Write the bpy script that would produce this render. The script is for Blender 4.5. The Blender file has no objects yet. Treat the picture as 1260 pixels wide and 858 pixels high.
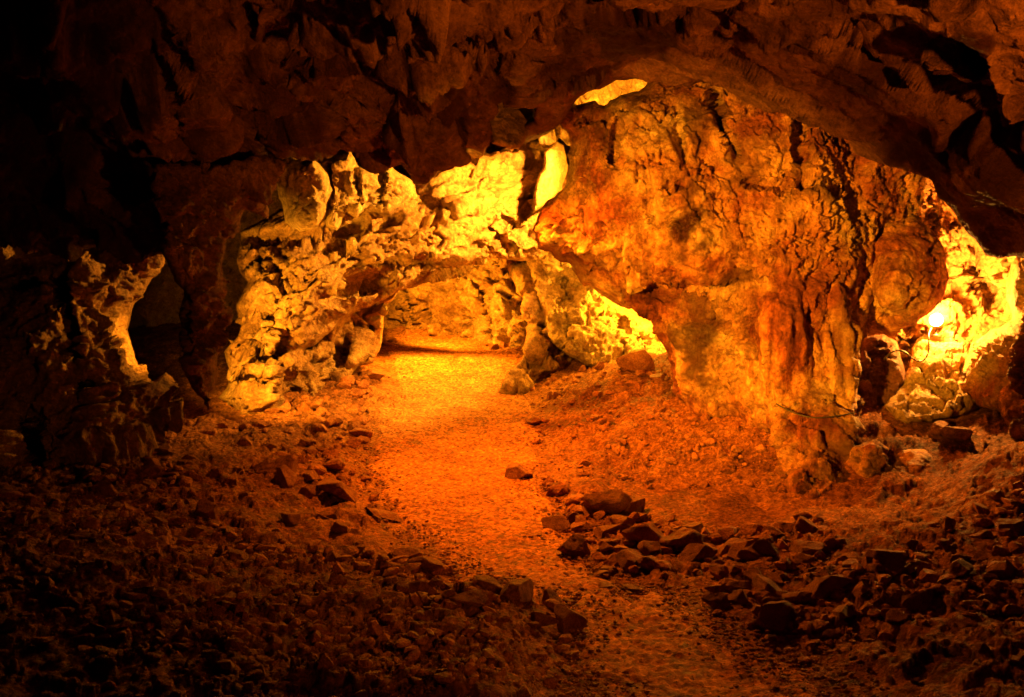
import bpy, math, random
import numpy as np
from mathutils import Vector, Matrix

random.seed(7)
C = bpy.context.scene.collection
scene = bpy.context.scene

# ------------------------------------------------------------------ camera
F, CX, CY = 1225.0, 630.0, 429.0
PITCH = math.atan(29 / F)
CAM = np.array([0.0, 0.0, 1.7])
FWD = np.array([0, math.cos(PITCH), -math.sin(PITCH)])
UP = np.array([0, math.sin(PITCH), math.cos(PITCH)])
RT = np.array([1.0, 0, 0])


def P(px, py, d):
    """world point seen at photo pixel (px,py) at depth d metres"""
    px, py, d = np.broadcast_arrays(np.asarray(px, float), np.asarray(py, float), np.asarray(d, float))
    v = FWD + RT * ((px - CX) / F)[..., None] + UP * ((CY - py) / F)[..., None]
    return CAM + v * d[..., None]


def proj(p):
    q = np.asarray(p) - CAM
    z = q @ FWD
    return CX + F * (q @ RT) / z, CY - F * (q @ UP) / z, z


cam_d = bpy.data.cameras.new('camera')
cam = bpy.data.objects.new('camera', cam_d)
C.objects.link(cam)
cam.location = CAM
cam.rotation_euler = (math.pi / 2 - PITCH, 0, 0)
cam_d.lens = 35
cam_d.sensor_width = 36
cam_d.clip_end = 200
scene.camera = cam

# ------------------------------------------------------------------ noise
U32 = np.uint32


def h3(ix, iy, iz, seed):
    h = (ix.astype(np.int64) * 374761393 + iy.astype(np.int64) * 668265263 + iz.astype(np.int64) * 1274126177 + seed * 974634777)
    h = (h & 0xFFFFFFFF).astype(np.uint64)
    h = ((h ^ (h >> np.uint64(13))) * np.uint64(1274126177)) & np.uint64(0xFFFFFFFF)
    h = ((h ^ (h >> np.uint64(16))) * np.uint64(2246822519)) & np.uint64(0xFFFFFFFF)
    h = h ^ (h >> np.uint64(15))
    return h.astype(np.float64) / 4294967296.0


def vnoise(p, seed=0):
    """smooth value noise, about -1..1"""
    i = np.floor(p).astype(np.int64)
    f = p - i
    f = f * f * f * (f * (f * 6 - 15) + 10)
    r = 0
    for dx in (0, 1):
        wx = f[:, 0] if dx else 1 - f[:, 0]
        for dy in (0, 1):
            wy = f[:, 1] if dy else 1 - f[:, 1]
            for dz in (0, 1):
                wz = f[:, 2] if dz else 1 - f[:, 2]
                r = r + wx * wy * wz * h3(i[:, 0] + dx, i[:, 1] + dy, i[:, 2] + dz, seed)
    return r * 2 - 1


def fbm(p, seed=0, octv=4, gain=0.5):
    a, s, t = 1.0, 0.0, 0.0
    for o in range(octv):
        s = s + a * vnoise(p * 2.03 ** o + 17.3 * o, seed + o)
        t += a
        a *= gain
    return s / t


def ridged(p, seed=0, octv=4, gain=0.55):
    a, s, t = 1.0, 0.0, 0.0
    for o in range(octv):
        s = s + a * (1 - 2 * np.abs(vnoise(p * 2.07 ** o + 9.1 * o, seed + o)))
        t += a
        a *= gain
    return s / t


def facet(p, seed=0, warp=0.25, crack=0.35, tilt=0.9, edge=0.06):
    """chunky tilted facets with open joints"""
    q = p + warp * np.stack([fbm(p * 1.9 + 3, seed + 31, 3, .6), fbm(p * 1.9 + 7, seed + 32, 3, .6), fbm(p * 1.9 + 11, seed + 33, 3, .6)], 1)
    i = np.floor(q).astype(np.int64)
    n = len(q)
    f1 = np.full(n, 9.0)
    f2 = np.full(n, 9.0)
    best = np.zeros((n, 3))
    bid = np.zeros((n, 3), np.int64)
    for dx in (-1, 0, 1):
        for dy in (-1, 0, 1):
            for dz in (-1, 0, 1):
                c = i + np.array([dx, dy, dz])
                pos = np.stack([h3(c[:, 0], c[:, 1], c[:, 2], seed + k) for k in (1, 2, 3)], 1) + c
                v = q - pos
                d = np.sqrt((v * v).sum(1))
                m = d < f1
                f2 = np.where(m, f1, np.minimum(f2, d))
                best[m] = v[m]
                bid[m] = c[m]
                f1 = np.where(m, d, f1)
    nv = np.stack([h3(bid[:, 0], bid[:, 1], bid[:, 2], seed + k) for k in (4, 5, 6)], 1) * 2 - 1
    r = h3(bid[:, 0], bid[:, 1], bid[:, 2], seed + 8)
    g = f2 - f1
    t = np.clip(g / edge, 0, 1)
    t = t * t * (3 - 2 * t)
    return 1.15 * t * (tilt * (nv * best).sum(1) + (r - 0.5) * 0.75) - crack * (1 - t)


def layers_eval(p, layers, w=None):
    out = np.zeros(len(p))
    for L in layers:
        sc = np.array(L.get('scale', 1.0)) * np.ones(3)
        q = p
        if 'rot' in L:
            a = math.radians(L['rot'])
            ca, sa = math.cos(a), math.sin(a)
            q = np.stack([p[:, 0] * ca + p[:, 2] * sa, p[:, 1], -p[:, 0] * sa + p[:, 2] * ca], 1)
        q = q * sc
        k = L['k']
        s = L.get('seed', 0)
        if k == 'facet':
            v = facet(q, s, L.get('warp', .25), L.get('crack', .35), L.get('tilt', .9), L.get('edge', .06))
        elif k == 'vein':
            v = fbm(q, s, 5, .55)
            m = np.clip(fbm(q * .6 + 31, s + 60, 2) * 3 + .6, 0, 1)
            v = -np.exp(-(v / L.get('width', .035)) ** 2) * m
        elif k == 'ridge':
            v = ridged(q, s, L.get('oct', 4))
        else:
            v = fbm(q, s, L.get('oct', 4), L.get('gain', .5))
        if 'w' in L and w is not None:
            v = v * L['w'](*w)
        out += L['amp'] * v
    return out


# ------------------------------------------------------------------ mesh helpers
def link(name, verts, faces, mat, parent=None, base=None, smooth=True, attr=None):
    v = np.asarray(verts, float)
    if base is None:
        lo, hi = v.min(0), v.max(0)
        base = np.array([(lo[0] + hi[0]) / 2, (lo[1] + hi[1]) / 2, lo[2]])
    v = v - base
    me = bpy.data.meshes.new(name)
    f = np.asarray(faces, np.int32)
    n = f.shape[1]
    me.vertices.add(len(v))
    me.vertices.foreach_set('co', v.astype(np.float32).ravel())
    me.loops.add(f.size)
    me.loops.foreach_set('vertex_index', f.ravel())
    me.polygons.add(len(f))
    me.polygons.foreach_set('loop_start', np.arange(0, f.size, n, dtype=np.int32))
    me.polygons.foreach_set('use_smooth', np.full(len(f), smooth, dtype=bool))
    me.update(calc_edges=True)
    me.validate()
    if attr:
        for an, av in attr.items():
            a = me.attributes.new(an, 'FLOAT', 'POINT')
            a.data.foreach_set('value', np.asarray(av, np.float32))
    o = bpy.data.objects.new(name, me)
    me.materials.append(mat)
    C.objects.link(o)
    o.location = base
    if parent is not None:
        o.parent = parent
        o.matrix_parent_inverse = Matrix.Identity(4)
        o.location = Vector(base) - parent.location
    return o


def tag(o, label=None, cat=None, group=None, kind=None):
    if label: o['label'] = label
    if cat: o['category'] = cat
    if group: o['group'] = group
    if kind: o['kind'] = kind
    return o


def seg_dist(q, poly, closed=True):
    """unsigned distance and inside flag for 2D points q to polyline"""
    a = np.asarray(poly, float)
    b = np.roll(a, -1, 0)
    if not closed:
        a, b = a[:-1], b[:-1]
    best = np.full(len(q), 1e9)
    ins = np.zeros(len(q), bool)
    for k in range(len(a)):
        e = b[k] - a[k]
        L = e @ e + 1e-12
        w = q - a[k]
        t = np.clip((w @ e) / L, 0, 1)
        dx = w[:, 0] - t * e[0]
        dy = w[:, 1] - t * e[1]
        best = np.minimum(best, dx * dx + dy * dy)
        if closed:
            c = ((a[k, 1] > q[:, 1]) != (b[k, 1] > q[:, 1]))
            if abs(e[1]) > 1e-12:
                x = a[k, 0] + (q[:, 1] - a[k, 1]) * e[0] / e[1]
                ins ^= c & (q[:, 0] < x)
    return np.sqrt(best), ins


def rough_outline(poly, amp, seed, stepx=5.0):
    a = np.asarray(poly, float)
    b = np.roll(a, -1, 0)
    pts = []
    for k in range(len(a)):
        n = max(1, int(np.linalg.norm(b[k] - a[k]) / stepx))
        for j in range(n):
            pts.append(a[k] + (b[k] - a[k]) * j / n)
    pts = np.array(pts)
    q = np.column_stack([pts, np.zeros(len(pts))])
    dx = fbm(q / 28 + 5, seed, 4, .6)
    dy = fbm(q / 28 + 55, seed + 9, 4, .6)
    return pts + np.column_stack([dx, dy]) * amp * 1.6


class RBF:
    """thin-plate surface through scattered samples"""
    def __init__(s, xy, z, smooth=1e-3):
        s.xy = np.asarray(xy, float)
        s.sc = np.abs(s.xy).max()
        s.xy = s.xy / s.sc
        n = len(s.xy)
        K = s.k(s.xy, s.xy) + smooth * np.eye(n)
        Q = np.column_stack([np.ones(n), s.xy])
        A = np.block([[K, Q], [Q.T, np.zeros((3, 3))]])
        s.w = np.linalg.solve(A, np.concatenate([z, np.zeros(3)]))

    def k(s, a, b):
        d2 = ((a[:, None, :] - b[None]) ** 2).sum(2)
        return 0.5 * d2 * np.log(d2 + 1e-12)

    def __call__(s, q):
        q = np.asarray(q, float) / s.sc
        out = np.empty(len(q))
        for i in range(0, len(q), 40000):
            c = q[i:i + 40000]
            out[i:i + 40000] = s.k(c, s.xy) @ s.w[:-3] + s.w[-3] + c @ s.w[-2:]
        return out


def mass(name, poly, ctrl, T, R, layers, mat, step=2.0, jit=4.0, seed=1, creases=(), stains_and_shade=(), parent=None, smooth=2e-4, edge_pow=1.0, push=0.0):
    """A closed rock body: outline + depth samples give its front, it is rounded off at the rim over R px and T metres thick behind,
    and its surface is broken up by the noise layers."""
    rp = rough_outline(poly, jit, seed)
    x0, y0 = rp.min(0) - 3 * step
    x1, y1 = rp.max(0) + 3 * step
    gx = np.arange(x0, x1, step)
    gy = np.arange(y0, y1, step)
    X, Y = np.meshgrid(gx, gy)
    H, W = X.shape
    q = np.column_stack([X.ravel(), Y.ravel()])
    # coarse signed distance, exact near the rim
    cs = 8.0
    cx = np.arange(x0 - cs, x1 + 2 * cs, cs)
    cy = np.arange(y0 - cs, y1 + 2 * cs, cs)
    A, B = np.meshgrid(cx, cy)
    d, ins = seg_dist(np.column_stack([A.ravel(), B.ravel()]), rp)
    sd = np.where(ins, d, -d).reshape(A.shape)
    u = (q[:, 0] - cx[0]) / cs
    v = (q[:, 1] - cy[0]) / cs
    iu = np.floor(u).astype(int)
    iv = np.floor(v).astype(int)
    fu, fv = u - iu, v - iv
    d = (sd[iv, iu] * (1 - fu) * (1 - fv) + sd[iv, iu + 1] * fu * (1 - fv) + sd[iv + 1, iu] * (1 - fu) * fv + sd[iv + 1, iu + 1] * fu * fv)
    near = np.abs(d) < 12
    dn, inn = seg_dist(q[near], rp)
    d[near] = np.where(inn, dn, -dn)
    d2 = d.reshape(H, W)
    gyv, gxv = np.gradient(d2, step)
    keep = d2 > 0
    cell = keep[:-1, :-1] | keep[1:, :-1] | keep[:-1, 1:] | keep[1:, 1:]
    used = np.zeros((H, W), bool)
    used[:-1, :-1] |= cell
    used[1:, :-1] |= cell
    used[:-1, 1:] |= cell
    used[1:, 1:] |= cell
    # rim vertices (outside the outline) snap onto it
    g = np.sqrt(gxv ** 2 + gyv ** 2) + 1e-6
    out = used & (d2 <= 0)
    X = X.copy()
    Y = Y.copy()
    X[out] -= (gxv / g * d2)[out]
    Y[out] -= (gyv / g * d2)[out]
    dd = np.maximum(d2, 0)
    idx = -np.ones((H, W), int)
    idx[used] = np.arange(used.sum())
    px, py, dv = X[used], Y[used], dd[used]
    rim = out[used]
    D = RBF([c[:2] for c in ctrl], np.array([c[2] + push for c in ctrl], float), smooth)(np.column_stack([px, py]))
    qq = np.column_stack([px, py])
    for pl, wd, am in creases:
        dist, _ = seg_dist(qq, pl, False)
        dist = dist * (1 + .35 * fbm(np.column_stack([qq / 20, np.zeros(len(qq))]), 77, 2))
        D = D + am * np.exp(-(dist / wd) ** 2)
    e = np.clip(dv / R, 0, 1)
    round_ = T * 0.5 * (1 - np.sqrt(np.maximum(0, 1 - (1 - e) ** 2)) ** edge_pow)
    front = P(px, py, D + round_)
    back = P(px, py, D + T - round_ + .8 * np.clip(dv / 50., 0, 1))
    # smooth normals of the front
    G = np.full((H, W, 3), np.nan)
    G[used] = front
    gu = np.empty_like(G)
    gu[:, 1:-1] = G[:, 2:] - G[:, :-2]
    gu[:, 0] = gu[:, -1] = np.nan
    gv = np.empty_like(G)
    gv[1:-1] = G[2:] - G[:-2]
    gv[0] = gv[-1] = np.nan
    nrm = np.cross(gu, gv)[used]
    view = CAM - front
    view /= np.linalg.norm(view, axis=1)[:, None]
    bad = ~np.isfinite(nrm).all(1)
    nrm[bad] = view[bad]
    nl = np.linalg.norm(nrm, axis=1)[:, None]
    nrm = nrm / np.maximum(nl, 1e-9)
    nrm *= np.sign((nrm * view).sum(1))[:, None]
    nrm = nrm * .8 + view * .2
    disp = layers_eval(front, layers, (px, py))
    fade = np.clip(dv / 10.0, 0.0, 1)
    front = front + nrm * (disp * fade)[:, None]
    back = back - nrm * (fbm(back * .9, seed + 5, 3) * .3 * np.clip(dv / 40., 0, 1))[:, None]
    n = len(front)
    # back shares the rim with the front
    bidx = np.where(rim, np.arange(n), -1)
    bidx[~rim] = n + np.arange((~rim).sum())
    verts = np.concatenate([front, back[~rim]])
    cyy, cxx = np.nonzero(cell)
    a, b, c, e4 = idx[cyy, cxx], idx[cyy, cxx + 1], idx[cyy + 1, cxx + 1], idx[cyy + 1, cxx]
    ff = np.column_stack([a, e4, c, b])
    fb = np.column_stack([bidx[a], bidx[b], bidx[c], bidx[e4]])
    same = (np.stack([rim[a], rim[b], rim[c], rim[e4]], 1)).all(1)
    fb = fb[~same]
    st = np.zeros(n)
    for (sx, sy, rx, ry, am) in stains_and_shade:
        r = np.sqrt(((px - sx) / rx) ** 2 + ((py - sy) / ry) ** 2)
        nn = fbm(np.column_stack([qq / 26, np.zeros(len(qq))]), 41, 4, .65)
        st = np.maximum(st, am * np.clip((1.0 - r + nn * 1.1) * 2.2, 0, 1))
    st = np.concatenate([st, np.zeros(len(verts) - n)])
    return link(name, verts, np.concatenate([ff, fb]), mat, parent, attr={'stain_and_shade': st})


# ------------------------------------------------------------------ materials
def new_mat(name):
    m = bpy.data.materials.new(name)
    m.use_nodes = True
    nt = m.node_tree
    nt.nodes.clear()
    return m, nt


def N(nt, t, **kw):
    n = nt.nodes.new(t)
    for k, v in kw.items():
        if k.startswith('i_'):
            n.inputs[k[2:].replace('_', ' ')].default_value = v
        else:
            setattr(n, k, v)
    return n


def ramp(nt, stops, src):
    r = nt.nodes.new('ShaderNodeValToRGB')
    el = r.color_ramp.elements
    while len(el) > 1:
        el.remove(el[0])
    el[0].position, el[0].color = stops[0][0], (*stops[0][1], 1)
    for p_, c_ in stops[1:]:
        x = el.new(p_)
        x.color = (*c_, 1)
    nt.links.new(src, r.inputs[0])
    return r.outputs[0]


def mixc(nt, fac, a, b, mode='MIX'):
    m = nt.nodes.new('ShaderNodeMix')
    m.data_type = 'RGBA'
    m.blend_type = mode
    for s, i in ((fac, 0), (a, 6), (b, 7)):
        if hasattr(s, 'type') and hasattr(s, 'node'):
            nt.links.new(s, m.inputs[i])
        elif i == 0:
            m.inputs[0].default_value = s
        else:
            m.inputs[i].default_value = (*s, 1)
    return m.outputs[2]


def rock_mat(name, cols, scale=1.0, bump=1.0, rough=.8, spots=.35, stain_shade_col=(.05, .010, .0015), streak=0.0, grain=1.0, stain_shade_attr=True, local=False, spec=.22, speckle=0.0, trod=None):
    m, nt = new_mat(name)
    L = nt.links.new
    if local:
        tc = N(nt, 'ShaderNodeTexCoord')
        oi = N(nt, 'ShaderNodeObjectInfo')
        ad = N(nt, 'ShaderNodeVectorMath', operation='ADD')
        L(tc.outputs['Object'], ad.inputs[0])
        sc_ = N(nt, 'ShaderNodeVectorMath', operation='SCALE')
        sc_.inputs[3].default_value = 1.0
        L(oi.outputs['Location'], sc_.inputs[0])
        L(sc_.outputs[0], ad.inputs[1])
        pos = ad.outputs[0]
    else:
        pos = N(nt, 'ShaderNodeNewGeometry').outputs['Position']
    n1 = N(nt, 'ShaderNodeTexNoise', i_Scale=1.3 * scale, i_Detail=9.0, i_Roughness=.62, i_Distortion=.4)
    L(pos, n1.inputs['Vector'])
    col = ramp(nt, cols, n1.outputs[0])
    if trod:
        ta = N(nt, 'ShaderNodeAttribute', attribute_name='trod')
        col = mixc(nt, ta.outputs['Fac'], col, ramp(nt, trod, n1.outputs[0]))
    # mid-scale mottling
    n2 = N(nt, 'ShaderNodeTexNoise', i_Scale=7 * scale, i_Detail=8.0, i_Roughness=.7)
    L(pos, n2.inputs['Vector'])
    mo = ramp(nt, [(.3, (.22, .16, .13)), (.48, (.85, .82, .8)), (.68, (1.45, 1.45, 1.4))], n2.outputs[0])
    col = mixc(nt, .75, col, mo, 'MULTIPLY')
    n6 = N(nt, 'ShaderNodeTexNoise', i_Scale=24 * scale, i_Detail=7.0, i_Roughness=.72)
    L(pos, n6.inputs['Vector'])
    g6 = ramp(nt, [(.36, (.38, .32, .28)), (.5, (.95, .94, .93)), (.64, (1.45, 1.45, 1.4))], n6.outputs[0])
    col = mixc(nt, .65, col, g6, 'MULTIPLY')
    # dark mineral spots
    n3 = N(nt, 'ShaderNodeTexNoise', i_Scale=3.1 * scale, i_Detail=10.0, i_Roughness=.72, i_Distortion=.8)
    L(pos, n3.inputs['Vector'])
    sp = ramp(nt, [(.58, (0, 0, 0)), (.66, (1, 1, 1))], n3.outputs[0])
    ms = N(nt, 'ShaderNodeMath', operation='MULTIPLY')
    L(sp, ms.inputs[0])
    ms.inputs[1].default_value = spots
    col = mixc(nt, ms.outputs[0], col, (.07, .03, .015))
    if streak:
        mp = N(nt, 'ShaderNodeMapping')
        mp.inputs['Scale'].default_value = (7, 7, .7)
        L(pos, mp.inputs[0])
        n4 = N(nt, 'ShaderNodeTexNoise', i_Scale=1.0, i_Detail=6.0, i_Roughness=.6, i_Distortion=.5)
        L(mp.outputs[0], n4.inputs['Vector'])
        sk = ramp(nt, [(.36, (.35, .22, .14)), (.5, (.95, .92, .88)), (.66, (1.5, 1.5, 1.4))], n4.outputs[0])
        col = mixc(nt, streak, col, sk, 'MULTIPLY')
    if stain_shade_attr:
        at = N(nt, 'ShaderNodeAttribute', attribute_name='stain_and_shade')
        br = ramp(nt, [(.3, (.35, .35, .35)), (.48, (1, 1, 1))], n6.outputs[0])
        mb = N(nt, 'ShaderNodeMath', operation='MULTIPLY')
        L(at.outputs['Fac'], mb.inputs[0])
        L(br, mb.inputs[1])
        col = mixc(nt, mb.outputs[0], col, stain_shade_col)
    if speckle:
        n5 = N(nt, 'ShaderNodeTexVoronoi', i_Scale=38.0)
        L(pos, n5.inputs['Vector'])
        bw = N(nt, 'ShaderNodeRGBToBW')
        L(n5.outputs['Color'], bw.inputs[0])
        sk5 = ramp(nt, [(.1, (.3, .26, .22)), (.5, (.95, .95, .95)), (.9, (1.7, 1.7, 1.6))], bw.outputs[0])
        col = mixc(nt, speckle, col, sk5, 'MULTIPLY')
    # bump: grains, pits and hairline joints
    b1 = N(nt, 'ShaderNodeTexNoise', i_Scale=16 * scale, i_Detail=9.0, i_Roughness=.68)
    L(pos, b1.inputs['Vector'])
    b2 = N(nt, 'ShaderNodeTexVoronoi', feature='DISTANCE_TO_EDGE', i_Scale=4.5 * scale)
    wp = N(nt, 'ShaderNodeVectorMath', operation='ADD')
    L(pos, wp.inputs[0])
    wn = N(nt, 'ShaderNodeTexNoise', i_Scale=3.0 * scale, i_Detail=5.0)
    L(pos, wn.inputs['Vector'])
    wsc = N(nt, 'ShaderNodeVectorMath', operation='SCALE')
    wsc.inputs[3].default_value = .55 / scale
    L(wn.outputs['Color'], wsc.inputs[0])
    L(wsc.outputs[0], wp.inputs[1])
    L(wp.outputs[0], b2.inputs['Vector'])
    cr = ramp(nt, [(0, (0, 0, 0)), (.07, (1, 1, 1))], b2.outputs['Distance'])
    b3 = N(nt, 'ShaderNodeTexNoise', i_Scale=60 * scale, i_Detail=4.0, i_Roughness=.6)
    L(pos, b3.inputs['Vector'])
    bA = N(nt, 'ShaderNodeBump', i_Strength=1.0 * bump, i_Distance=.11 / scale)
    L(b1.outputs[0], bA.inputs['Height'])
    bB = N(nt, 'ShaderNodeBump', i_Strength=.14 * bump, i_Distance=.03 / scale)
    L(cr, bB.inputs['Height'])
    L(bA.outputs[0], bB.inputs['Normal'])
    bC = N(nt, 'ShaderNodeBump', i_Strength=.5 * grain, i_Distance=.012 / scale)
    L(b3.outputs[0], bC.inputs['Height'])
    L(bB.outputs[0], bC.inputs['Normal'])
    bs = N(nt, 'ShaderNodeBsdfPrincipled', i_Roughness=rough)
    bs.inputs['Specular IOR Level'].default_value = spec
    L(col, bs.inputs['Base Color'])
    L(bC.outputs[0], bs.inputs['Normal'])
    rr = ramp(nt, [(.35, (rough - .22,) * 3), (.6, (min(1, rough + .1),) * 3)], n2.outputs[0])
    L(rr, bs.inputs['Roughness'])
    o = N(nt, 'ShaderNodeOutputMaterial')
    L(bs.outputs[0], o.inputs[0])
    return m


def plain_mat(name, col, rough=.5, metal=0.0, emit=None, es=0):
    m, nt = new_mat(name)
    bs = N(nt, 'ShaderNodeBsdfPrincipled', i_Roughness=rough, i_Metallic=metal)
    n = N(nt, 'ShaderNodeTexNoise', i_Scale=30.0, i_Detail=4.0)
    c = ramp(nt, [(.3, tuple(x * .7 for x in col)), (.7, col)], n.outputs[0])
    nt.links.new(c, bs.inputs['Base Color'])
    if emit:
        bs.inputs['Emission Color'].default_value = (*emit, 1)
        bs.inputs['Emission Strength'].default_value = es
    o = N(nt, 'ShaderNodeOutputMaterial')
    nt.links.new(bs.outputs[0], o.inputs[0])
    return m


OCHRE = [(.28, (.15, .062, .02)), (.45, (.40, .22, .075)), (.6, (.52, .33, .13)), (.75, (.60, .43, .2))]
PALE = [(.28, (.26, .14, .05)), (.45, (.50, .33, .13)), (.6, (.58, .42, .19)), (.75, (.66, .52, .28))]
PILL = [(.3, (.12, .026, .009)), (.42, (.33, .095, .028)), (.52, (.54, .27, .085)), (.66, (.62, .44, .18))]
REDB = [(.3, (.13, .046, .015)), (.48, (.29, .113, .036)), (.64, (.38, .165, .052)), (.8, (.45, .23, .08))]
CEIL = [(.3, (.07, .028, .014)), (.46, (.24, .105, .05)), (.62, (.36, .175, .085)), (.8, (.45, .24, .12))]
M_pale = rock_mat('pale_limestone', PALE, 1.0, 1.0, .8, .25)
M_ochre = rock_mat('ochre_limestone', OCHRE, 1.0, 1.0, .8, .35)
M_pill = rock_mat('iron_stained_limestone', PILL, 1.0, .9, .75, .7, streak=.55)
M_flow = rock_mat('flowstone', PILL, 1.0, .7, .7, .5, streak=.95)
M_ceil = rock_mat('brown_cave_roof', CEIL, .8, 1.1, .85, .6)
M_ground = rock_mat('red_cave_earth', REDB, 1.5, 1.0, .9, .3, stain_shade_attr=False, speckle=.6, spec=.08, trod=[(.3, (.24, .088, .025)), (.5, (.37, .145, .04)), (.7, (.45, .205, .06))])
M_stone = rock_mat('broken_stone', [(.3, (.16, .05, .018)), (.5, (.34, .125, .045)), (.7, (.46, .21, .08))], 2.2, .8, .8, .3, stain_shade_attr=False, local=True, spec=.12)
M_path = rock_mat('trodden_gravel', [(.3, (.24, .088, .025)), (.5, (.37, .145, .04)), (.7, (.45, .205, .06))], 1.5, .38, .9, .2, stain_shade_attr=False, grain=1.6, speckle=.8, spec=.08)

# ------------------------------------------------------------------ ground
GC = [(870, 858, 4.5), (780, 740, 6.0), (690, 690, 7.1), (600, 640, 8.2), (560, 560, 10.3), (550, 500, 12.5), (550, 450, 15), (545, 415, 17.5), (530, 400, 18.5),
      (620, 440, 15.4), (480, 500, 12.5), (640, 560, 10.3), (470, 560, 10.3), (500, 640, 8.2), (870, 780, 5.4), (950, 858, 4.45), (760, 858, 4.45),
      (500, 858, 4.2), (300, 858, 3.9), (0, 858, 3.4), (0, 700, 4.9), (0, 580, 8), (200, 600, 8), (200, 700, 5.8), (300, 560, 9.5), (400, 600, 9),
      (380, 530, 10.8), (440, 480, 12.4), (480, 440, 15.2), (330, 520, 10.5), (500, 720, 6.2), (620, 760, 5.6), (350, 750, 5.1),
      (650, 480, 13.4), (700, 480, 12.8), (760, 450, 12.7), (820, 450, 12), (820, 490, 11.2), (700, 540, 10.8), (760, 540, 10.4), (850, 500, 10.6),
      (950, 520, 9.8), (900, 580, 9.2), (1000, 620, 8.3), (940, 640, 8), (850, 610, 8.8), (800, 640, 8.2), (720, 600, 9), (900, 700, 6.6), (1000, 720, 6.2),
      (1000, 858, 4.4), (1260, 858, 3.8), (1260, 700, 5.6), (1260, 560, 8), (1150, 600, 8.2), (1050, 600, 8.6), (1100, 660, 7.2), (1150, 560, 9),
      (1100, 520, 9.8), (1150, 480, 10.6), (1200, 500, 10), (1230, 540, 8.8), (1260, 620, 6.8), (-300, 858, 3.4), (1560, 858, 3.4), (1500, 600, 7),
      (-250, 600, 7.5), (-100, 560, 11), (700, 430, 16), (450, 410, 18), (700, 400, 19), (1300, 480, 11), (600, 1100, 2.9), (1100, 1100, 2.8), (100, 1100, 2.6)]
gp = P([c[0] for c in GC], [c[1] for c in GC], [c[2] for c in GC])
H_RBF = RBF(gp[:, :2], gp[:, 2], 2e-3)

PATH_L = [(18.4, 440), (16.5, 470)]
path_px = [(700, 900), (725, 840), (722, 790), (728, 756), (705, 742), (650, 738), (600, 724), (548, 694), (502, 658), (470, 610), (448, 575), (455, 540), (478, 500), (484, 470),
           (470, 440), (485, 412), (520, 400), (575, 402), (620, 418), (640, 432), (628, 470), (640, 500), (655, 530), (648, 560), (655, 600), (685, 640), (704, 690),
           (745, 722), (800, 734), (850, 742), (905, 780), (960, 812), (1030, 858), (1040, 900)]


def gz0(xy):
    return H_RBF(xy)


def ray_ground(px, py):
    """where the photo pixel's ray meets the floor"""
    d = np.linspace(2.5, 24, 500)
    p = P(np.full(500, px), np.full(500, py), d)
    z = gz0(p[:, :2])
    k = np.nonzero(p[:, 2] <= z)[0]
    k = k[0] if len(k) else 499
    return p[k], d[k]


path_w = np.array([ray_ground(*c)[0][:2] for c in rough_outline(path_px, 17, 12, 8.0)])
sand_px = [(790, 625), (800, 605), (850, 600), (900, 605), (940, 625), (955, 640), (930, 652), (880, 650), (830, 648), (800, 640)]
sand_w = np.array([ray_ground(*c)[0][:2] for c in rough_outline(sand_px, 9, 13, 6.0)])


def sdist_world(xy, poly):
    d, i = seg_dist(xy, poly)
    return np.where(i, d, -d)


g_layers = [dict(k='fbm', scale=.9, amp=.12, seed=3), dict(k='facet', scale=(3, 3, 1), amp=.05, seed=5, crack=.1, warp=.5), dict(k='facet', scale=(8, 8, 1), amp=.022, seed=6, crack=.15, warp=.5),
            dict(k='fbm', scale=9, amp=.022, seed=8, oct=4, gain=.55)]


def ground_z(xy):
    z = gz0(xy)
    dp = sdist_world(xy, path_w)
    ds = sdist_world(xy, sand_w)
    w = np.clip(-np.maximum(dp, ds) / .45 + .12 * vnoise(np.column_stack([xy * 5, 0 * xy[:, 0]]), 4), 0, 1)
    w = w * w * (3 - 2 * w)
    p3 = np.column_stack([xy, z])
    return z + w * layers_eval(p3, g_layers) + w * .07 - .012


ang = np.radians(np.linspace(-52, 52, 1250))
rad = np.concatenate([np.geomspace(1.2, 24.5, 640)])
AA, RR_ = np.meshgrid(ang, rad)
xy = np.column_stack([(np.sin(AA) * RR_).ravel(), (np.cos(AA) * RR_).ravel()])
z = np.empty(len(xy))
for i in range(0, len(xy), 100000):
    z[i:i + 100000] = ground_z(xy[i:i + 100000])
HH, WW = AA.shape
ii = np.arange(HH * WW).reshape(HH, WW)
fq = np.column_stack([ii[:-1, :-1].ravel(), ii[:-1, 1:].ravel(), ii[1:, 1:].ravel(), ii[1:, :-1].ravel()])
GZ = z.reshape(HH, WW)
trod = np.zeros(len(xy))
for i in range(0, len(xy), 100000):
    q_ = xy[i:i + 100000]
    dp_ = np.maximum(sdist_world(q_, path_w), sdist_world(q_, sand_w))
    trod[i:i + 100000] = np.clip(1.0 + dp_ / .55 + .7 * fbm(np.column_stack([q_ * 3.5, 0 * q_[:, 0]]), 71, 4, .6), 0, 1)
tag(link('ground', np.column_stack([xy, z]), fq, M_ground, attr={'trod': trod}), kind='structure')


def ground_sample(x, y):
    a = math.atan2(x, y)
    r = math.hypot(x, y)
    u = (a - ang[0]) / (ang[1] - ang[0])
    v = math.log(r / rad[0]) / math.log(rad[1] / rad[0])
    u = min(max(int(round(u)), 0), WW - 1)
    v = min(max(int(round(v)), 0), HH - 1)
    return GZ[v, u]


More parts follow.
